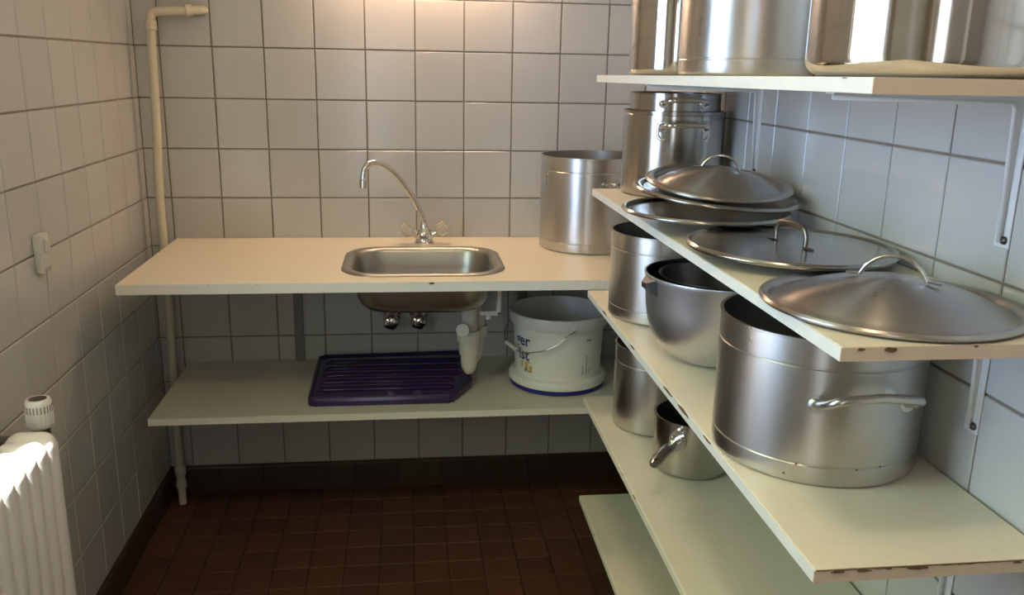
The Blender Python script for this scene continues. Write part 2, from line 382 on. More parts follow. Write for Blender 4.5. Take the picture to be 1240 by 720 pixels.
for s in (-1, 1):
    a = Vector((s * .016, 0, .022)); dr = Vector((s * .80, -.1, .52)).normalized()
    bm = BM(); tube(bm, [a, a + dr * .030], .010, 16); obj('valve_stem', bm, 'chrome', t, smooth=True, angle=50)
    bm = BM(); ns = 36
    prof = [(.0, .026), (.012, .026), (.019, .031), (.021, .040), (.0225, .058), (.020, .064), (.0, .065)]
    lathe(bm, prof, ns)
    for v in bm.verts:
        q = math.atan2(v.co.y, v.co.x); rr = math.hypot(v.co.x, v.co.y)
        if rr > .015: k = 1 + .07 * math.cos(q * 6); v.co.x *= k; v.co.y *= k
    bmesh.ops.transform(bm, matrix=Matrix.Translation(a) @ dr.to_track_quat('Z', 'Y').to_matrix().to_4x4(), verts=bm.verts[:])
    obj('tap_knob', bm, 'knob', t, smooth=True, angle=60)

# ---- waste trap under the sink
t = thing('waste_trap', 'cream plastic bottle trap hanging under the sink basin', 'drain pipe', (SX + .10, SY + .02, 0))
def cyl(bm, p0, p1, r, seg=24): return tube(bm, [p0, p1], r, seg)
bm = BM(); lathe(bm, [(.0, .746), (.034, .746), (.034, .738), (.0245, .734), (.0245, .640), (0, .640)], 28); obj('tail_pipe', bm, 'pvc', t, loc=(.035, .03, 0), smooth=True, angle=40)
bm = BM(); lathe(bm, [(0, .652), (.0345, .652), (.0355, .650), (.0355, .618), (.0345, .615), (.0305, .614), (.0305, .580), (.0295, .576), (.0, .576)], 28)
for k in range(16):
    a = 2 * PI * k / 16; box(bm, .0350 * math.cos(a) - .0014, .0350 * math.cos(a) + .0014, .0350 * math.sin(a) - .0014, .0350 * math.sin(a) + .0014, .622, .646)
obj('collar', bm, 'pvc', t, loc=(.035, .03, 0), smooth=True, angle=40)
bm = BM(); lathe(bm, [(0, .577), (.0245, .577), (.0245, .548), (.021, .530), (.014, .518), (.006, .512), (0, .511)], 28); obj('cup', bm, 'pvc', t, loc=(.035, .03, 0), smooth=True, angle=50)
bm = BM(); tube(bm, smooth_path([(.045, .05, .55), (.062, .062, .57), (.067, .066, .62), (.068, .066, .67), (.068, .08, .70), (.068, .12, .71), (.068, .34, .71)], 5), .0165, 18); obj('outlet_pipe', bm, 'pvc', t, smooth=True, angle=50)
bm = BM(); lathe(bm, [(0, .654), (.0255, .654), (.0255, .618), (0, .618)], 24); obj('collar', bm, 'pvc', t, loc=(.067, .066, 0), smooth=True, angle=40)
bm = BM(); cyl(bm, (.022, .03, .665), (.014, -.014, .665), .0165); cyl(bm, (.014, -.014, .665), (.012, -.024, .665), .0190); obj('cleanout_cap', bm, 'white_plastic', t, smooth=True, angle=40)
t = thing('overflow_pipe', 'white plastic overflow pipe bent under the right end of the sink basin', 'pipe', (1.046, -.40, .72))
bm = BM(); box(bm, -.006, .008, -.012, .012, .0, .120, .003); box(bm, -.004, .004, -.009, -.0135, .01, .119)
obj('riser', bm, 'white_plastic', t)
bm = BM(); box(bm, -.052, .008, -.012, .012, .0, .014, .003); obj('elbow', bm, 'white_plastic', t)
bm = BM(); cyl(bm, (-.028, 0, .002), (-.028, 0, -.012), .008, 12); obj('nut', bm, 'white_plastic', t, smooth=True, angle=40)

# ---- two angle stop valves on the back wall
for x, nm in ((.738, 'left'), (.826, 'right')):
    t = thing('stop_valve', 'chrome stop valve on the back wall, the %s one of two under the sink' % nm, 'valve', (x, 0, .612), group='stop valves under the sink')
    bm = BM(); cyl(bm, (0, 0, 0), (0, -.05, 0), .011); obj('body', bm, 'dark_steel', t, smooth=True, angle=50)
    bm = BM(); lathe(bm, [(0, 0), (.030, 0), (.028, .005), (.012, .010)], 24); bmesh.ops.rotate(bm, verts=bm.verts[:], cent=(0, 0, 0), matrix=Matrix.Rotation(PI / 2, 3, 'X')); obj('wall_rose', bm, 'chrome', t, smooth=True)
    bm = BM(); lathe(bm, [(0, 0), (.018, 0), (.026, .006), (.026, .020), (.018, .027), (0, .028)], 20)
    for v in bm.verts:
        q = math.atan2(v.co.y, v.co.x); k = 1 + .08 * math.cos(q * 5); v.co.x *= k; v.co.y *= k
    bmesh.ops.rotate(bm, verts=bm.verts[:], cent=(0, 0, 0), matrix=Matrix.Rotation(PI / 2, 3, 'X')); obj('handwheel', bm, 'chrome', t, loc=(-.002, -.048, -.008), smooth=True, angle=50)
    bm = BM(); tube(bm, smooth_path([(0, -.03, 0), (0, -.032, .05), (.0 + (.83 - x) * .3, -.06, .13), ((.843 - x) * .5, -.085, .215)], 5), .005, 8); obj('supply_tube', bm, 'chrome', t, smooth=True)

# ---- lower shelf under the counter
t = thing('low_shelf', 'grey-cream laminate shelf below the sink, carrying tray and bucket', 'shelf')
LZ = .462
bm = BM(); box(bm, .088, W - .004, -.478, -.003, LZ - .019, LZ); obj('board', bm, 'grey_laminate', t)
bm = BM(); box(bm, .088, W - .004, -.480, -.478, LZ - .019, LZ - .0006); obj('front_edge', bm, 'laminate_edge', t)
bm = BM(); box(bm, .0865, .088, -.480, -.003, LZ - .019, LZ - .0006); obj('side_edge', bm, 'laminate_edge', t)
for x, nm in ((.439, 'left'), (1.17, 'right')):
    t = thing('shelf_upright', 'grey metal upright on the back wall under the counter, %s one' % nm, 'upright', (x, 0, LZ + .001))
    bm = BM(); box(bm, -.014, .014, -.014, 0, 0, CT - .026 - LZ - .003, .001); box(bm, -.008, .008, -.0145, -.013, .03, .36); obj('rail', bm, 'upright', t)
    bm = BM(); box(bm, -.010, .010, -.30, -.014, CT - .026 - LZ - .034, CT - .026 - LZ - .003, .002)
    for v in bm.verts:
        if v.co.y < -.2 and v.co.z < CT - .026 - LZ - .02: v.co.z += .02
    obj('arm', bm, 'upright', t)

# ---- heating pipe in the left corner
t = thing('heating_pipe', 'cream painted pipe running up the corner left of the counter', 'pipe')
pp = smooth_path([(.052, -.085, .004), (.052, -.083, .30), (.057, -.075, .70), (.0545, -.062, 1.0), (.062, -.058, 1.25), (.066, -.056, 1.45), (.068, -.055, 1.505)], 5) 
pp += smooth_path([(.0685, -.055, 1.520), (.073, -.054, 1.533), (.086, -.052, 1.538)], 4) + smooth_path([(.11, -.048, 1.540), (.16, -.036, 1.543), (.20, -.016, 1.546), (.207, .003, 1.547)], 4)
bm = BM(); tube(bm, pp, .0125, 16); obj('pipe', bm, 'paint', t, smooth=True, angle=60)
bm = BM(); lathe(bm, [(.0125, 0), (.0165, .003), (.0165, .022), (.0135, .026), (.0135, .045), (.0175, .050), (.0175, .072), (.0125, .078)], 18); obj('fitting', bm, 'paint', t, loc=(.0522, -.0848, .06), smooth=True, angle=40)
bm = BM(); lathe(bm, [(.0135, -.014), (.0165, -.013), (.0165, .012), (.0135, .013)], 18); obj('elbow_collar', bm, 'paint', t, loc=(.068, -.055, 1.50), smooth=True, angle=40)
bm = BM(); tube(bm, [(.160, -.036, 1.543), (.178, -.026, 1.5445)], .0165, 16); obj('elbow_collar', bm, 'paint', t, smooth=True, angle=40)

# ---- switch on the left wall
t = thing('wall_switch', 'narrow ivory switch box on the left wall above the radiator', 'switch', (0, -.832, .955))
bm = BM(); box(bm, 0, .020, -.020, .020, 0, .085, .004); obj('cover', bm, 'switch', t, smooth=True, angle=40)
bm = BM(); box(bm, .019, .025, -.011, .011, .046, .074, .002); obj('rocker', bm, 'switch', t)
bm = BM(); box(bm, .019, .0225, -.014, .014, .012, .036, .001); obj('terminal_cover', bm, 'switch', t)

# ------------------------------------------------------------------ purple draining tray
t = thing('draining_tray', 'ribbed purple plastic draining tray lying on the shelf below the sink', 'tray', (.50, -.42, LZ + .0005))
def ol(i, z, base=((.015, 0), (.415, 0), (.482, .13), (.485, .37), (.455, .405), (.02, .385), (.0, .37), (.005, .01))):
    c = (.245, .2); return [(x + (c[0] - x) * i, y + (c[1] - y) * i * 1.2, z) for x, y in base]
bm = BM(); loft(bm, [ol(0, 0), ol(.0, .022), ol(.012, .027), ol(.035, .027), ol(.05, .021)], close_first=True)
bmesh.ops.bevel(bm, geom=[e for e in bm.edges if abs((e.verts[0].co - e.verts[1].co).z) > .015], offset=.008, segments=3, affect='EDGES')
obj('tray_body', bm, 'purple', t, smooth=True, angle=35)
for k in range(5):
    y = .085 + k * .060; bm = BM()
    pr = [(-.019, 0), (-.015, .0045), (-.006, .0085), (.006, .0085), (.015, .0045), (.019, 0)]
    x0, x1 = .03, .425 + (.03 if k in (2, 3, 4) else 0)
    loft(bm, [[(x0, y + a, .0215) for a, b in pr], [(x0 + .014, y + a, .0215 + b) for a, b in pr], [(x1 - .014, y + a, .0215 + b) for a, b in pr], [(x1, y + a, .0215) for a, b in pr]])
    obj('ridge', bm, 'purple', t, smooth=True)

# ------------------------------------------------------------------ bucket
BX, BY = 1.249, -.246
t = thing('bucket', 'white plastic bucket with wire handle standing on its blue-rimmed lid', 'bucket', (BX, BY, LZ + .001))
bm = BM(); lathe(bm, [(0, 0), (.138, 0), (.147, .001), (.1475, .010), (.140, .012), (0, .012)], 72); obj('blue_lid', bm, 'blue', t, smooth=True, angle=40)
bm = BM(); lathe(bm, [(0, .0125), (.146, .0125), (.1495, .016), (.1495, .030), (.146, .036), (.133, .041), (.1315, .052), (.1375, .186), (.1375, .190), (.146, .193), (.1485, .197), (.1515, .226), (.1500, .231), (.1455, .232), (.1445, .228), (.134, .190), (.128, .045), (0, .018)], 96)
obj('pail', bm, 'bucket', t, smooth=True, angle=35)
ear = []
for a in (math.radians(-82), math.radians(120)):
    c = Vector((math.cos(a), math.sin(a), 0)); tt = Vector((-math.sin(a), math.cos(a), 0)); e = c * .1475 + Vector((0, 0, .205)); ear.append(e)
    bm = BM(); tube(bm, [e - c * .008, e + c * .005], .006, 12); obj('handle_ear', bm, 'bucket', t, smooth=True, angle=40)
hp = [ear[0] + Vector((.002, -.006, -.002)), (-.005, -.158, .185), (-.035, -.156, .160), (-.075, -.142, .140), (-.115, -.115, .128), (-.145, -.075, .128), (-.163, -.03, .135), (-.163, .03, .150), (-.140, .085, .170), (-.10, .12, .19), ear[1] + Vector((-.003, .006, 0))]
hp = smooth_path(hp, 6)
bm = BM(); tube(bm, hp, .0019, 8); hd = obj('wire_handle', bm, 'chrome', t, smooth=True)
i0 = 33; bm = BM(); tube(bm, [hp[i0 - 4], hp[i0 + 3]], .0062, 12); obj('grip', bm, 'bucket', hd, smooth=True, angle=40)
def text_mesh(s, size):
    cu = bpy.data.curves.new('txt', 'FONT'); cu.body = s; cu.size = size; cu.offset = size * .02; cu.resolution_u = 3
    ob = bpy.data.objects.new('txt', cu); COL.objects.link(ob); bpy.context.view_layer.update()
    me = bpy.data.meshes.new_from_object(ob.evaluated_get(bpy.context.evaluated_depsgraph_get())); bpy.data.objects.remove(ob); return me
def wrap(me, a0, z0, rz, slope=.0415 / 1):
    """text laid on the bucket: x -> angle increasing to the right as seen from outside"""
    for v in me.vertices:
        x, y = v.co.x, v.co.y; z = z0 + y; r = .1315 + (z - .052) * (.006 / .134) + .0006; a = a0 + x / r
        v.co = (r * math.cos(a), r * math.sin(a), z)
    return me
def subdiv_text(s, size, a0, z0, m, name, parent):
    me = text_mesh(s, size); b = bmesh.new(); b.from_mesh(me)
    bmesh.ops.triangulate(b, faces=b.faces[:]); bmesh.ops.subdivide_edges(b, edges=[e for e in b.edges if e.calc_length() > .006], cuts=2)
    me2 = bpy.data.meshes.new(name); b.to_mesh(me2); b.free(); wrap(me2, a0, z0, 0)
    for mm in list(me2.materials): pass
    me2.materials.clear(); return obj(name, me2, m, parent)
def wrapped_patch(a0, w_, z0, z1, m, name, parent, pts=None):
    b = bmesh.new(); n = 8; A = []
    for k in range(n + 1):
        for z in (z0, z1):
            r = .1315 + (z - .052) * (.006 / .134) + .0005; a = a0 + w_ * k / n / r; A.append(b.verts.new((r * math.cos(a), r * math.sin(a), z)))
    for k in range(n): b.faces.new((A[2 * k], A[2 * k + 2], A[2 * k + 3], A[2 * k + 1]))
    return obj(name, b, m, parent)
aL = math.radians(195)
subdiv_text('ger', .050, aL, .137, 'ink', 'lettering', t)
subdiv_text('ist', .050, aL + .10, .093, 'ink', 'lettering', t)
for dx, z0, z1, w_ in ((.0, .068, .088, .010), (.018, .060, .084, .014), (.036, .056, .078, .012), (.02, .085, .090, .02)): wrapped_patch(aL + dx / .134 + .18, w_, z0, z1, 'yellow', 'print_mark', t)
wrapped_patch(aL + .32, .006, .044 + .012, .05 + .018, 'ink', 'print_mark', t); wrapped_patch(aL + .40, .010, .056, .062, 'grey_ink', 'print_mark', t)
wrapped_patch(math.radians(-62), .020, .160, .166, 'grey_ink', 'print_mark', t)
for k in range(3): wrapped_patch(math.radians(-66) + k * .10, .003, .056, .056 + (.03, .06, .02)[k], 'grey_ink', 'print_mark', t)

# ------------------------------------------------------------------ right-hand shelves
XI, XO, YF, YB = 1.247, 1.543, -1.945, -.662
SHELF = {'T': (1.388, 1.400), 'A': (1.116, 1.1225), 'B': (.856, .856), 'C': (.567, .548), 'D': (.281, .256)}   # z at far end, at near end
def sz(k, y): a, b = SHELF[k]; return a + (b - a) * (y - YB) / (YF - YB)
def make_shelf(k, label, lam='laminate', notches=(), th=.016, side='laminate_edge', endm='end_edge'):
    t = thing('wall_shelf', label, 'shelf', (XI, YB, sz(k, YB)), group='laminate shelves on the right wall')
    dz = sz(k, YF) - sz(k, YB); L = YF - YB
    def slab(x0, x1, y0, y1, m, name, lift=0.0):
        bm = BM(); z = lambda y: dz * y / L
        top = [(x0, y0, z(y0) - lift), (x1, y0, z(y0) - lift), (x1, y1, z(y1) - lift), (x0, y1, z(y1) - lift)]
        loft(bm, [[(a, b, c - th + lift) for a, b, c in top], top], close_first=True); return obj(name, bm, m, t)
    slab(.002, XO - XI, L + .002, 0, lam, 'board'); slab(0, .002, L + .002, 0, side, 'long_edge', .0006); slab(0, XO - XI, L, L + .002, endm, 'end_edge', .0006)
    rr = random.Random(hash(label) % 1000 if False else len(label))
    for (kind, pos, s) in notches:
        if kind == 'e': chip(t, pos - XI, L - .0006, dz - s * (.2 if k == 'B' else .35) - .0008, s, .001, s * (.22 if k == 'B' else .45), int(pos * 1000))
        else: chip(t, -.0006, pos - YB, dz * (pos - YB) / L - s * .08 - .0008, .001, s, s * .10, int(-pos * 1000))
    return t
make_shelf('T', 'top laminate shelf on the right wall, level with the eye, carrying the shiny stockpots', notches=(('l', -1.887, .006),), side='laminate_edge')
make_shelf('A', 'second laminate shelf from the top, carrying all the lids', notches=(('e', 1.269, .005), ('e', 1.303, .008), ('e', 1.40, .003)))
make_shelf('B', 'middle laminate shelf under the lids, carrying the large aluminium pot', notches=(('e', 1.275, .009), ('e', 1.306, .010), ('e', 1.337, .0045), ('e', 1.366, .009), ('e', 1.378, .010), ('e', 1.497, .007), ('l', -1.37, .030), ('l', -1.46, .035), ('l', -1.58, .02), ('l', -.86, .025), ('l', -1.12, .02)))
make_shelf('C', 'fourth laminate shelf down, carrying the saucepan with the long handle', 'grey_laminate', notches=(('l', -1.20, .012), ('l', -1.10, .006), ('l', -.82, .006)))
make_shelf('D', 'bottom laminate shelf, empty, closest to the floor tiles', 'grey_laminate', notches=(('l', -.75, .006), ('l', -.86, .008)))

# worn brown line where the end band of the middle shelf has lifted
mid = bpy.data.objects['wall_shelf.002']; bm = BM(); rr = random.Random(4); n = 60; x = .002
up_, lo_ = [], []
for k in range(n + 1):
    x = .002 + (XO - XI - .004) * k / n; hgt = .0006 + .0011 * rr.random() * (1 if k < 40 else .4); up_.append((x, -.0001)); lo_.append((x, -.0001 - hgt))
pts = up_ + lo_[::-1]
loft(bm, [[(a, YF - YB - .0006, b) for a, b in pts], [(a, YF - YB + .001, b) for a, b in pts]], close_first=True); obj('worn_line', bm, 'chip', mid)
# ---- brackets
def make_bracket(x, y, z, drop, label, arm=.255, mt='bracket'):
    t = thing('shelf_bracket', label, 'bracket', (x, y, z), group='shelf brackets on the right wall')
    bm = BM(); box(bm, -.0025, 0, -.014, .014, -drop, 0, .0008); obj('wall_leg', bm, mt, t)
    bm = BM(); box(bm, -arm, -.0025, -.011, .011, -.0025, 0, .0006); obj('arm', bm, mt, t)
    # pressed web with a fillet in the corner
    ins = [(-arm, -.0025)]; n = 8; R_ = .009; dv, dh = .013, .010
    prof = [(-arm + .004, -.006)]
    c = (-dv - R_, -dh - R_)
    prof += [(c[0], c[1] + R_)] + [(c[0] + R_ * math.sin(a), c[1] + R_ * math.cos(a)) for a in [PI / 2 * k / n for k in range(1, n + 1)]] + [(-.006, -drop + .006), (-.0025, -drop + .004), (-.0025, -.0025), (-arm + .004, -.0025)]
    bm = BM(); loft(bm, [[(a, -.0015, b) for a, b in prof], [(a, .0015, b) for a, b in prof]], close_first=True); obj('web', bm, mt, t)
    # rolled flange along the free edge of the web
    bm = BM(); tube(bm, [(a, 0, b) for a, b in prof[:-3]], .0032, 8, flat=1); obj('rolled_edge', bm, mt, t, smooth=True)
    for zz in (-drop + .010, -.028):
        bm = BM(); lathe(bm, [(.0055, 0), (.005, .003), (0, .0042)], 12); bmesh.ops.rotate(bm, verts=bm.verts[:], cent=(0, 0, 0), matrix=Matrix.Rotation(-PI / 2, 3, 'Y'))
        obj('screw', bm, 'screw', t, loc=(-.0025, .009 if zz > -.05 else -.006, zz), smooth=True)
    return t
for k, nm, dr in (('T', 'top', .19), ('A', 'lid', .168), ('B', 'middle', .168), ('C', 'fourth', .15), ('D', 'bottom', .15)):
    for y, wh in ((-1.76, 'near'), (-.935, 'far')):
        make_bracket(W - .0005, y, sz(k, y) - .0172, dr, 'white steel bracket under the %s end of the %s shelf' % (wh, nm) if k != 'A' else 'white steel bracket under the %s end of the shelf of lids' % wh)

# ------------------------------------------------------------------ pots
def arch(w_, out, rise=.010):
    """D handle in local frame: x across, -y outwards, z up"""
    return smooth_path([(-w_ / 2, .002, 0), (-w_ / 2, -out * .55, rise * .45), (-w_ / 2 + .012, -out * .92, rise * .9), (0, -out, rise), (w_ / 2 - .012, -out * .92, rise * .9), (w_ / 2, -out * .55, rise * .45), (w_ / 2, .002, 0)], 5)
def side_handle(t, r, z, ang, w_=.12, out=.038, rr=.006, m='steel', flat=1.0, plate=False, droop=0.0, rise=.010):
    a = ang + PI / 2; dy = -math.sqrt(max(r * r - (w_ / 2) ** 2, 0))
    mx = Matrix.Rotation(a, 4, 'Z') @ Matrix.Translation((0, dy, z))
    bm = BM(); pts = [p - Vector((0, 0, droop * abs(p.x) / (w_ / 2))) for p in arch(w_, out + (r + dy), rise)]
    tube(bm, pts, rr, 12, flat=flat)
    for s in (-1, 1):                                                 # welded feet
        tube(bm, [(s * w_ / 2, .004, -droop), (s * w_ / 2, -.005, -droop)], rr * 1.7, 12)
    bmesh.ops.transform(bm, matrix=mx, verts=bm.verts[:]); h = obj('handle', bm, m, t, smooth=True, angle=50)
    if plate:
        bm = BM(); n = 14; hw, hh = w_ / 2 + .014, .022; P_ = rrect(0, 0, hw, hh, .012, 5)
        def on(x, zz, off): return ((r + off) * math.cos(x / r - PI / 2), (r + off) * math.sin(x / r - PI / 2), z + zz - .006)
        loft(bm, [[on(x, zz, .000) for x, zz in P_], [on(x, zz, .0025) for x, zz in P_], [on(x * .93, zz * .82, .0028) for x, zz in P_], [on(x * .90, zz * .74, .0006) for x, zz in P_]], close_last=False)
        bmesh.ops.transform(bm, matrix=Matrix.Rotation(a, 4, 'Z'), verts=bm.verts[:]); obj('handle_mount', bm, m, t, smooth=True)
    return h
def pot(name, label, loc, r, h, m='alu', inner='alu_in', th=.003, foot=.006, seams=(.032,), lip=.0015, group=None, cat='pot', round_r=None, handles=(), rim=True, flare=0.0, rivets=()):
    t = thing(name, label, cat, loc, group=group)
    prof = [(0, 0)]
    br = round_r or foot
    n = 8 if br > .01 else 3
    prof += [(r - br + br * math.sin(PI / 2 * k / n), br - br * math.cos(PI / 2 * k / n)) for k in range(n + 1)]
    zs = []
    for s in seams: zs += [(r, s - .0022), (r - .0011, s - .0008), (r - .0011, s + .0008), (r, s + .0022)]
    body_top = h
    prof += sorted(zs, key=lambda q: q[1]) + [(r + flare, body_top - .003), (r + flare + lip, body_top - .002), (r + flare + lip, body_top), (r + flare - th, body_top)]
    nout = len(prof)
    ib = max(br - th, .004)
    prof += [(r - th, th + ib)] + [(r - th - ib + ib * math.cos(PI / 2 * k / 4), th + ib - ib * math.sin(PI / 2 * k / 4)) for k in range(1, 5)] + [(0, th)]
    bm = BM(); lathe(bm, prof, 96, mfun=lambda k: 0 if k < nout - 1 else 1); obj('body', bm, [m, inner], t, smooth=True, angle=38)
    for hh in handles: side_handle(t, r, *hh[:2], **(hh[2] if len(hh) > 2 else {}))
    return t
def D(a): return math.radians(a)
E_ = .0006
# large aluminium pot, middle shelf
hk = dict(w_=.125, out=.036, rr=.0062, m='alu', droop=.004, rise=.024)
t = pot('stockpot', 'widest dull aluminium stockpot with bar handle, at the near end of the middle shelf', (1.396, -1.613, sz('B', -1.6) + E_), .147, .207, seams=(.030, .168), th=.0035, handles=((.122, D(-91), hk), (.122, D(89), dict(hk, out=.03))))
for x, z in ((-.085, .0295), (-.005, .0285), (.03, .031), (-.10, .012)):
    a = D(-90) + x / .147; bm = BM(); lathe(bm, [(.0016, 0), (0, .0006)], 8); bmesh.ops.rotate(bm, verts=bm.verts[:], cent=(0, 0, 0), matrix=Matrix.Rotation(PI / 2, 3, 'X')); bmesh.ops.rotate(bm, verts=bm.verts[:], cent=(0, 0, 0), matrix=Matrix.Rotation(a + PI / 2, 3, 'Z'))
    obj('rust_spot', bm, 'chip', t, loc=(.1472 * math.cos(a), .1472 * math.sin(a), z))
# round bellied pot
t = thing('round_pot', 'round-bottomed satin steel pot with black side lugs on the middle shelf', 'pot', (1.392, -1.195, sz('B', -1.2) + E_))
R_ = .144
prof = [(0, 0), (.060, 0), (.080, .003), (.098, .012), (.113, .026), (.126, .048), (.135, .075), (.140, .105), (R_, .160), (R_ + .002, .166), (R_ + .0015, .169), (R_ - .002, .169), (R_ - .003, .160), (.137, .105), (.131, .075), (.122, .050), (.110, .030), (.094, .016), (.07, .008), (0, .006)]
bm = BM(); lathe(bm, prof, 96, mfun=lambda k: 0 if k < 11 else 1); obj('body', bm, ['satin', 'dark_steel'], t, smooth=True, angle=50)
for a in (D(187), D(7)):
    u = Vector((math.cos(a), math.sin(a), 0)); s = Vector((-u.y, u.x, 0)); bm = BM()
    pnt = lambda p, q, z: u * q + s * p + Vector((0, 0, z))
    ext = .014 if a > 1 else .004
    loft(bm, [[pnt(-.028, R_ - .006, .132), pnt(.028, R_ - .006, .132), pnt(.028, R_ - .003, .166), pnt(-.028, R_ - .003, .166)],
              [pnt(-.010, R_ + ext, .147), pnt(.010, R_ + ext, .147), pnt(.010, R_ + ext, .157), pnt(-.010, R_ + ext, .157)]], close_first=True)
    obj('side_lug', bm, 'black', t)
# nested pan
t = thing('nested_pan', 'dark steel pan nested inside the round-bottomed pot', 'pan', (1.394, -1.197, sz('B', -1.2) + .03))
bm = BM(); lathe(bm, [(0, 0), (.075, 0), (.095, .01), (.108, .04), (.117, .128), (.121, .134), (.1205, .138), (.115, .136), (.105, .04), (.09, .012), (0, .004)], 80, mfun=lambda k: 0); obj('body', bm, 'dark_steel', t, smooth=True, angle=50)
bm = BM(); tube(bm, smooth_path([(-.03, -.105, .10), (-.02, -.09, .118), (.02, -.09, .120), (.03, -.105, .10)], 5), .004, 10); obj('handle', bm, 'steel', t, smooth=True)
# tall aluminium pot at the far end of the middle shelf
pot('stockpot', 'tall dull aluminium pot at the far end of the middle shelf, below the lids', (1.382, -.882, sz('B', -.88) + E_), .130, .196, seams=(.030, .160), handles=((.12, D(-80), dict(w_=.10, out=.03, m='alu')), (.12, D(100), dict(w_=.10, out=.03, m='alu'))))
# counter pot
pot('stockpot', 'deep open aluminium pot standing on the counter against the back wall', (1.345, -.155, CT + E_), .147, .281, seams=(.030, .240), th=.003, handles=((.205, D(-62), dict(w_=.11, out=.04, rr=.006, m='steel')), (.205, D(118), dict(w_=.11, out=.03, rr=.006, m='steel'))))
# pot on fourth shelf
pot('stockpot', 'grey aluminium pot behind the saucepan on the fourth shelf', (1.387, -.832, sz('C', -.83 - .1) + .0015), .100, .205, seams=(.165,), handles=((.135, D(-38), dict(w_=.08, out=.03, rr=.005, m='steel')), (.135, D(90), dict(w_=.08, out=.03, rr=.005, m='steel'))))
# saucepan
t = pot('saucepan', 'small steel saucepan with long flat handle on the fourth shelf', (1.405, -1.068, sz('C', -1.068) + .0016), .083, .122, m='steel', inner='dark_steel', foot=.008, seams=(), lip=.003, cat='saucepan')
u = Vector((math.cos(D(-128)), math.sin(D(-128)), 0)); z0 = .088
bm = BM(); tube(bm, [u * .080 + Vector((0, 0, z0)), u * .094 + Vector((0, 0, z0 + .002))], .018, 16, flat=1.25); obj('handle_mount', bm, 'chrome', t, smooth=True, angle=40)
bm = BM(); s = Vector((-u.y, u.x, 0)); hpts = [(.090, .009, z0), (.11, .010, z0 + .004), (.15, .013, z0 + .006), (.19, .014, z0 + .004), (.212, .013, z0), (.222, .008, z0 - .002)]
loft(bm, [[u * d_ + s * (w_ * math.cos(q)) + Vector((0, 0, z + .0055 * math.sin(q))) for q in [2 * PI * k / 14 for k in range(14)]] for d_, w_, z in hpts], close_first=True); h = obj('handle', bm, 'steel', t, smooth=True, angle=60)
bm = BM(); tube(bm, [u * .206 + Vector((0, 0, z0 - .0065)), u * .206 + Vector((0, 0, z0 + .0062))], .0048, 10); obj('hanging_hole', bm, 'black', h)
for s_ in (-1, 1): bm = BM(); bmesh.ops.create_icosphere(bm, subdivisions=2, radius=.0035, matrix=Matrix.Translation(u * .0965 + s * s_ * .009 + Vector((0, 0, z0 + .010)))); obj('rivet', bm, 'chrome', h, smooth=True)

# two steel stockpots, one inside the other, on the lid shelf
zz = sz('A', -.72) + .0016
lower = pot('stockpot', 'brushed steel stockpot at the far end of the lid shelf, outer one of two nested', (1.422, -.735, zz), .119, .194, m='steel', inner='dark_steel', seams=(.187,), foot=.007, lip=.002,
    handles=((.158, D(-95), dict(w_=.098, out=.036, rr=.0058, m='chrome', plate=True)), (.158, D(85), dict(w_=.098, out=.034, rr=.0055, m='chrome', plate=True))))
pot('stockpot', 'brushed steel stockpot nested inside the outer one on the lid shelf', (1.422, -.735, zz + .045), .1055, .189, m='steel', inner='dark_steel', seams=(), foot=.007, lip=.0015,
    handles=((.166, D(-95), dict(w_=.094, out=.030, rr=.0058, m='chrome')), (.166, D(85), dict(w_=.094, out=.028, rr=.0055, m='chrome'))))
# top shelf
def zt(y): return sz('T', y) + .0016
pot('stockpot', 'polished steel pot with rounded base at the far end of the top shelf', (1.398, -.79, zt(-.79)), .103, .20, m='mirror', inner='steel', round_r=.014, seams=(), handles=((.165, D(-30), dict(w_=.09, m='chrome')), (.165, D(150) - PI, dict(w_=.09, m='chrome')))[:1])
pot('stockpot', 'matt aluminium pot with seam line in the middle of the top shelf', (1.398, -1.215, zt(-1.2)), .118, .22, m='alu', seams=(.028,), handles=((.18, D(60), dict(w_=.10, m='alu')), (.18, D(-120) + PI * 2, dict(w_=.10, m='alu')))[:1])
t = pot('stockpot', 'mirror-polished wide pot with rounded base at the near end of the top shelf', (1.397, -1.795, zt(-1.7)), .1405, .21, m='mirror', inner='steel', round_r=.021, foot=.02, seams=(), handles=((.175, D(30), dict(w_=.0935, m='chrome')),))
bm = BM(); lathe(bm, [(.1, -.0007), (.118, -.0007), (.1215, .0012), (.1215, .0020), (.1, .0020)], 64); obj('base_disc', bm, 'dark_steel', t, smooth=True, angle=30)

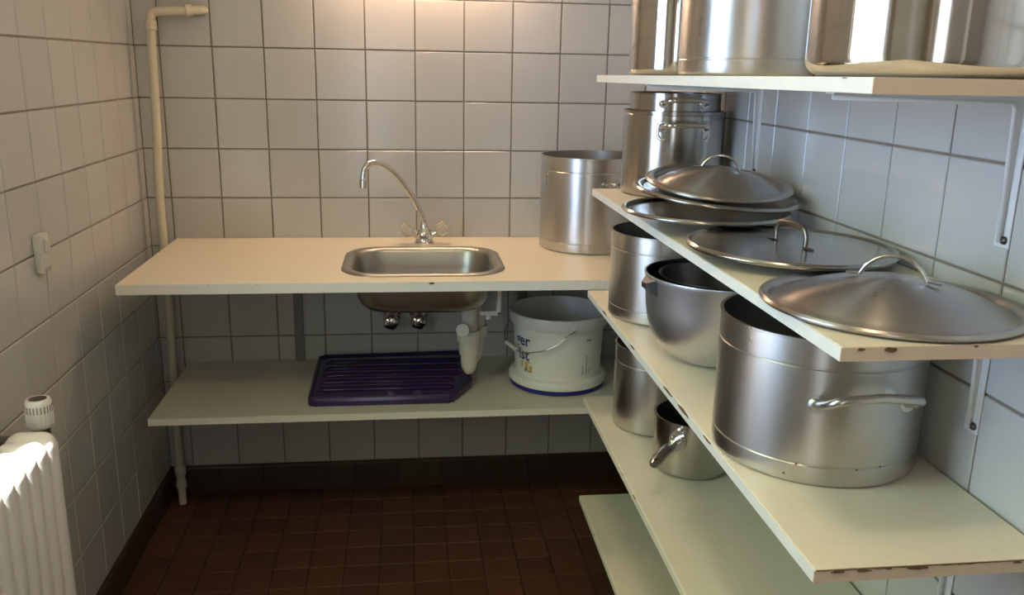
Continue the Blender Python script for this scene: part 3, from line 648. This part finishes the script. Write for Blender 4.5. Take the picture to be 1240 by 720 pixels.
# ------------------------------------------------------------------ lids
def lid(name, label, loc, r, dome, m, rot=(0, 0, 0), rim_w=.014, inverted=False, handle=None, flange=.006, hm='chrome', group='pan lids on the second shelf', step=.006, flat_top=False):
    t = thing(name, label, 'lid', loc, group=group); t.rotation_euler = rot
    s = -1 if inverted else 1
    ri = r - rim_w
    prof = [(r - .001, -flange * .2), (r, 0), (r - .0005, .0026), (r - .0035, .0046), (r - rim_w * .55, .0040), (ri + .003, .0030), (ri + .0005, .0010), (ri - .002, -step * .5 if step > 0 else .002)]
    zb = prof[-1][1]; n = 12
    for k in range(n + 1):
        q = k / n; rr = (ri - .006) * (1 - q)
        z = dome * (1 - (1 - q) ** (1.75 if not flat_top else 8)) if dome > 0 else 0
        prof.append((rr, (zb * (1 - min(1, q * 6)) + z) * 1.0 if not inverted else zb - z))
    th = .0014
    prof2 = prof + [(a, b - th) for a, b in prof[::-1]]
    bm = BM(); lathe(bm, prof2, 112); obj('lid_disc', bm, m, t, smooth=True, angle=50)
    bm = BM(); n = 96; tube(bm, [((r - .0008) * math.cos(2 * PI * k / n), (r - .0008) * math.sin(2 * PI * k / n), .0005) for k in range(n + 1)], .0021, 8, up=(0, 0, 1)); obj('rolled_rim', bm, m, t, smooth=True)
    if handle:
        hw, hh, ang, hr, lay = handle; top = dome if not inverted else 0
        zf = top - .003 if not flat_top else top
        ca, sa = math.cos(ang), math.sin(ang)
        if lay == 'u': P_ = [(-hw, .002), (-hw, hh * .55), (-hw * .72, hh * .92), (0, hh), (hw * .72, hh * .92), (hw, hh * .55), (hw, .002)]
        else: P_ = [(-hw, .001), (-hw * .80, hh * .48), (-hw * .45, hh * .86), (0, hh), (hw * .45, hh * .86), (hw * .80, hh * .48), (hw, .001)]
        pts = smooth_path([(x * ca, x * sa, zf + z) for x, z in P_], 5)
        bm = BM(); tube(bm, pts, hr, 12, flat=.75)
        for s_ in (-1, 1): tube(bm, [(s_ * hw * ca, s_ * hw * sa, zf + .0022), (s_ * (hw + .016) * ca, s_ * (hw + .016) * sa, zf + .0008)], hr * 1.15, 10, flat=.35)
        obj('handle', bm, hm, t, smooth=True, angle=60)
    return t
AZ = 1.4450
zA = sz('A', -1.7)
t = lid('pan_lid', 'large domed steel lid with arched handle at the near end of the second shelf', (1.389, -1.788, zA + .0065), .157, .033, 'lid_steel', rim_w=.013, handle=(.040, .029, D(-41), .0036, 'arc'), step=.004)
for x, y in ((-.050, -.050), (-.036, -.045), (-.010, -.030)):
    rr_ = math.hypot(x, y); bm = BM(); lathe(bm, [(.0026, 0), (.0024, .0006), (0, .0008)], 10); obj('stain', bm, 'dark_steel', t, loc=(x, y, .036 * (1 - (rr_ / .14) ** 1.75) + .0006))
lid('pan_lid', 'wide flat steel lid with dark upright handle beside the domed lid', (1.387, -1.495, 1.1400), .1605, .003, 'lid_dull', rot=(0, D(.5), 0), rim_w=.010, handle=(.038, .033, D(-79), .0046, 'u'), hm='dark_steel', flat_top=True, step=-.001, flange=.01)
lid('pan_lid', 'steel lid lying upside down under the two stacked lids', (1.345, -1.215, sz('A', -1.22) + .032), .155, .014, 'lid_dull', rot=(0, D(.3), 0), rim_w=.010, inverted=True, step=.006)
lid('pan_lid', 'thin wide-rimmed steel lid in the middle of the stack of three', (1.386, -1.152, 1.1740), .160, .006, 'lid_dull', rot=(D(3.2), D(4.0), 0), rim_w=.018, step=.001)
lid('pan_lid', 'domed steel lid with arched handle on top of the stack of three', (1.389, -1.153, 1.1940), .139, .031, 'lid_steel', rot=(D(7.0), D(1.2), 0), rim_w=.019, handle=(.036, .026, D(-20), .0036, 'arc'), step=.005)

# ------------------------------------------------------------------ radiator with thermostatic valve
t = thing('radiator', 'white enamelled column radiator on the left wall, lit from above', 'radiator', (0, -1.18, 0))
def radiator_section():
    bm = BM(); x0, x1, z0, z1, r = .055, .144, .12, .738, .026
    out = []
    for cx, cz, a0 in ((x1 - r, z1 - r, 0), (x0 + r, z1 - r, 90), (x0 + r, z0 + r, 180), (x1 - r, z0 + r, 270)):
        for k in range(7):
            a = math.radians(a0 + 90 * k / 6); out.append((cx + r * math.cos(a), cz + r * math.sin(a)))
    def ring(ins, y):
        o = []
        cx, cz = (x0 + x1) / 2, (z0 + z1) / 2
        for x, z in out:
            ddx, ddz = x - cx, z - cz
            o.append((cx + ddx * (1 - ins / .0435), y, cz + ddz * (1 - ins / .305)))
        return o
    loft(bm, [ring(.016, -.0235), ring(.010, -.0225), ring(.0045, -.018), ring(.001, -.010), ring(0, 0), ring(.001, .010), ring(.0045, .018), ring(.010, .0225), ring(.016, .0235)], close_first=True)
    return bm
s0 = obj('section', radiator_section(), 'radiator', t, loc=(0, -.024, 0), smooth=True, angle=60)
for k in range(1, 24):
    c = s0.copy(); COL.objects.link(c); c.parent = t; c.location = (0, -.024 - .0455 * k, 0)
for z in (.165, .685):
    bm = BM(); cyl(bm, (.0985, .005, z), (.0985, -1.10, z), .016); obj('header_pipe', bm, 'radiator', t, smooth=True, angle=50)
for y in (-.2, -.9):
    bm = BM(); box(bm, .001, .06, y - .012, y + .012, .60, .615, .002); obj('wall_hook', bm, 'radiator', t)
t = thing('radiator_valve', 'white thermostatic valve head with dark top beside the radiator end', 'valve', (.090, -1.13, 0))
bm = BM(); tube(bm, smooth_path([(.0085, -.047, .685), (.0, -.02, .685), (0, -.001, .690), (0, .0, .712)], 4), .0115, 14); tube(bm, [(0, .0, .700), (0, .0, .722)], .0165, 8); tube(bm, [(0, 0, .690), (-.03, .004, .690), (-.092, .006, .690)], .010, 12); obj('valve_body', bm, 'dark_steel', t, smooth=True, angle=40)
bm = BM(); lathe(bm, [(0, .721), (.0205, .721), (.0225, .724), (.0238, .764), (.0232, .772), (.0212, .777), (.0165, .778), (.0160, .776), (0, .776)], 48); hd = obj('thermostat_head', bm, 'white_plastic', t, smooth=True, angle=40)
bm = BM(); lathe(bm, [(.0158, .7762), (.0158, .7776), (0, .7780)], 32); obj('top_disc', bm, 'screw', hd, smooth=True, angle=40)
bm = BM()
for k in range(24):
    a = 2 * PI * k / 24; b2 = BM(); box(b2, .0228, .0246, -.0011, .0011, .753, .767); 
    bmesh.ops.rotate(b2, verts=b2.verts[:], cent=(0, 0, 0), matrix=Matrix.Rotation(a, 3, 'Z')); me_ = bpy.data.meshes.new('tmp'); b2.to_mesh(me_); b2.free(); bm.from_mesh(me_); bpy.data.meshes.remove(me_)
obj('vent_slots', bm, 'door', hd)
bm = BM()
for k in range(24):
    a = 2 * PI * (k + .5) / 24; b2 = BM(); box(b2, .0224, .0246, -.0016, .0016, .726, .764, .0005, 1)
    bmesh.ops.rotate(b2, verts=b2.verts[:], cent=(0, 0, 0), matrix=Matrix.Rotation(a, 3, 'Z')); me_ = bpy.data.meshes.new('tmp'); b2.to_mesh(me_); b2.free(); bm.from_mesh(me_); bpy.data.meshes.remove(me_)
obj('grip_ribs', bm, 'white_plastic', hd)
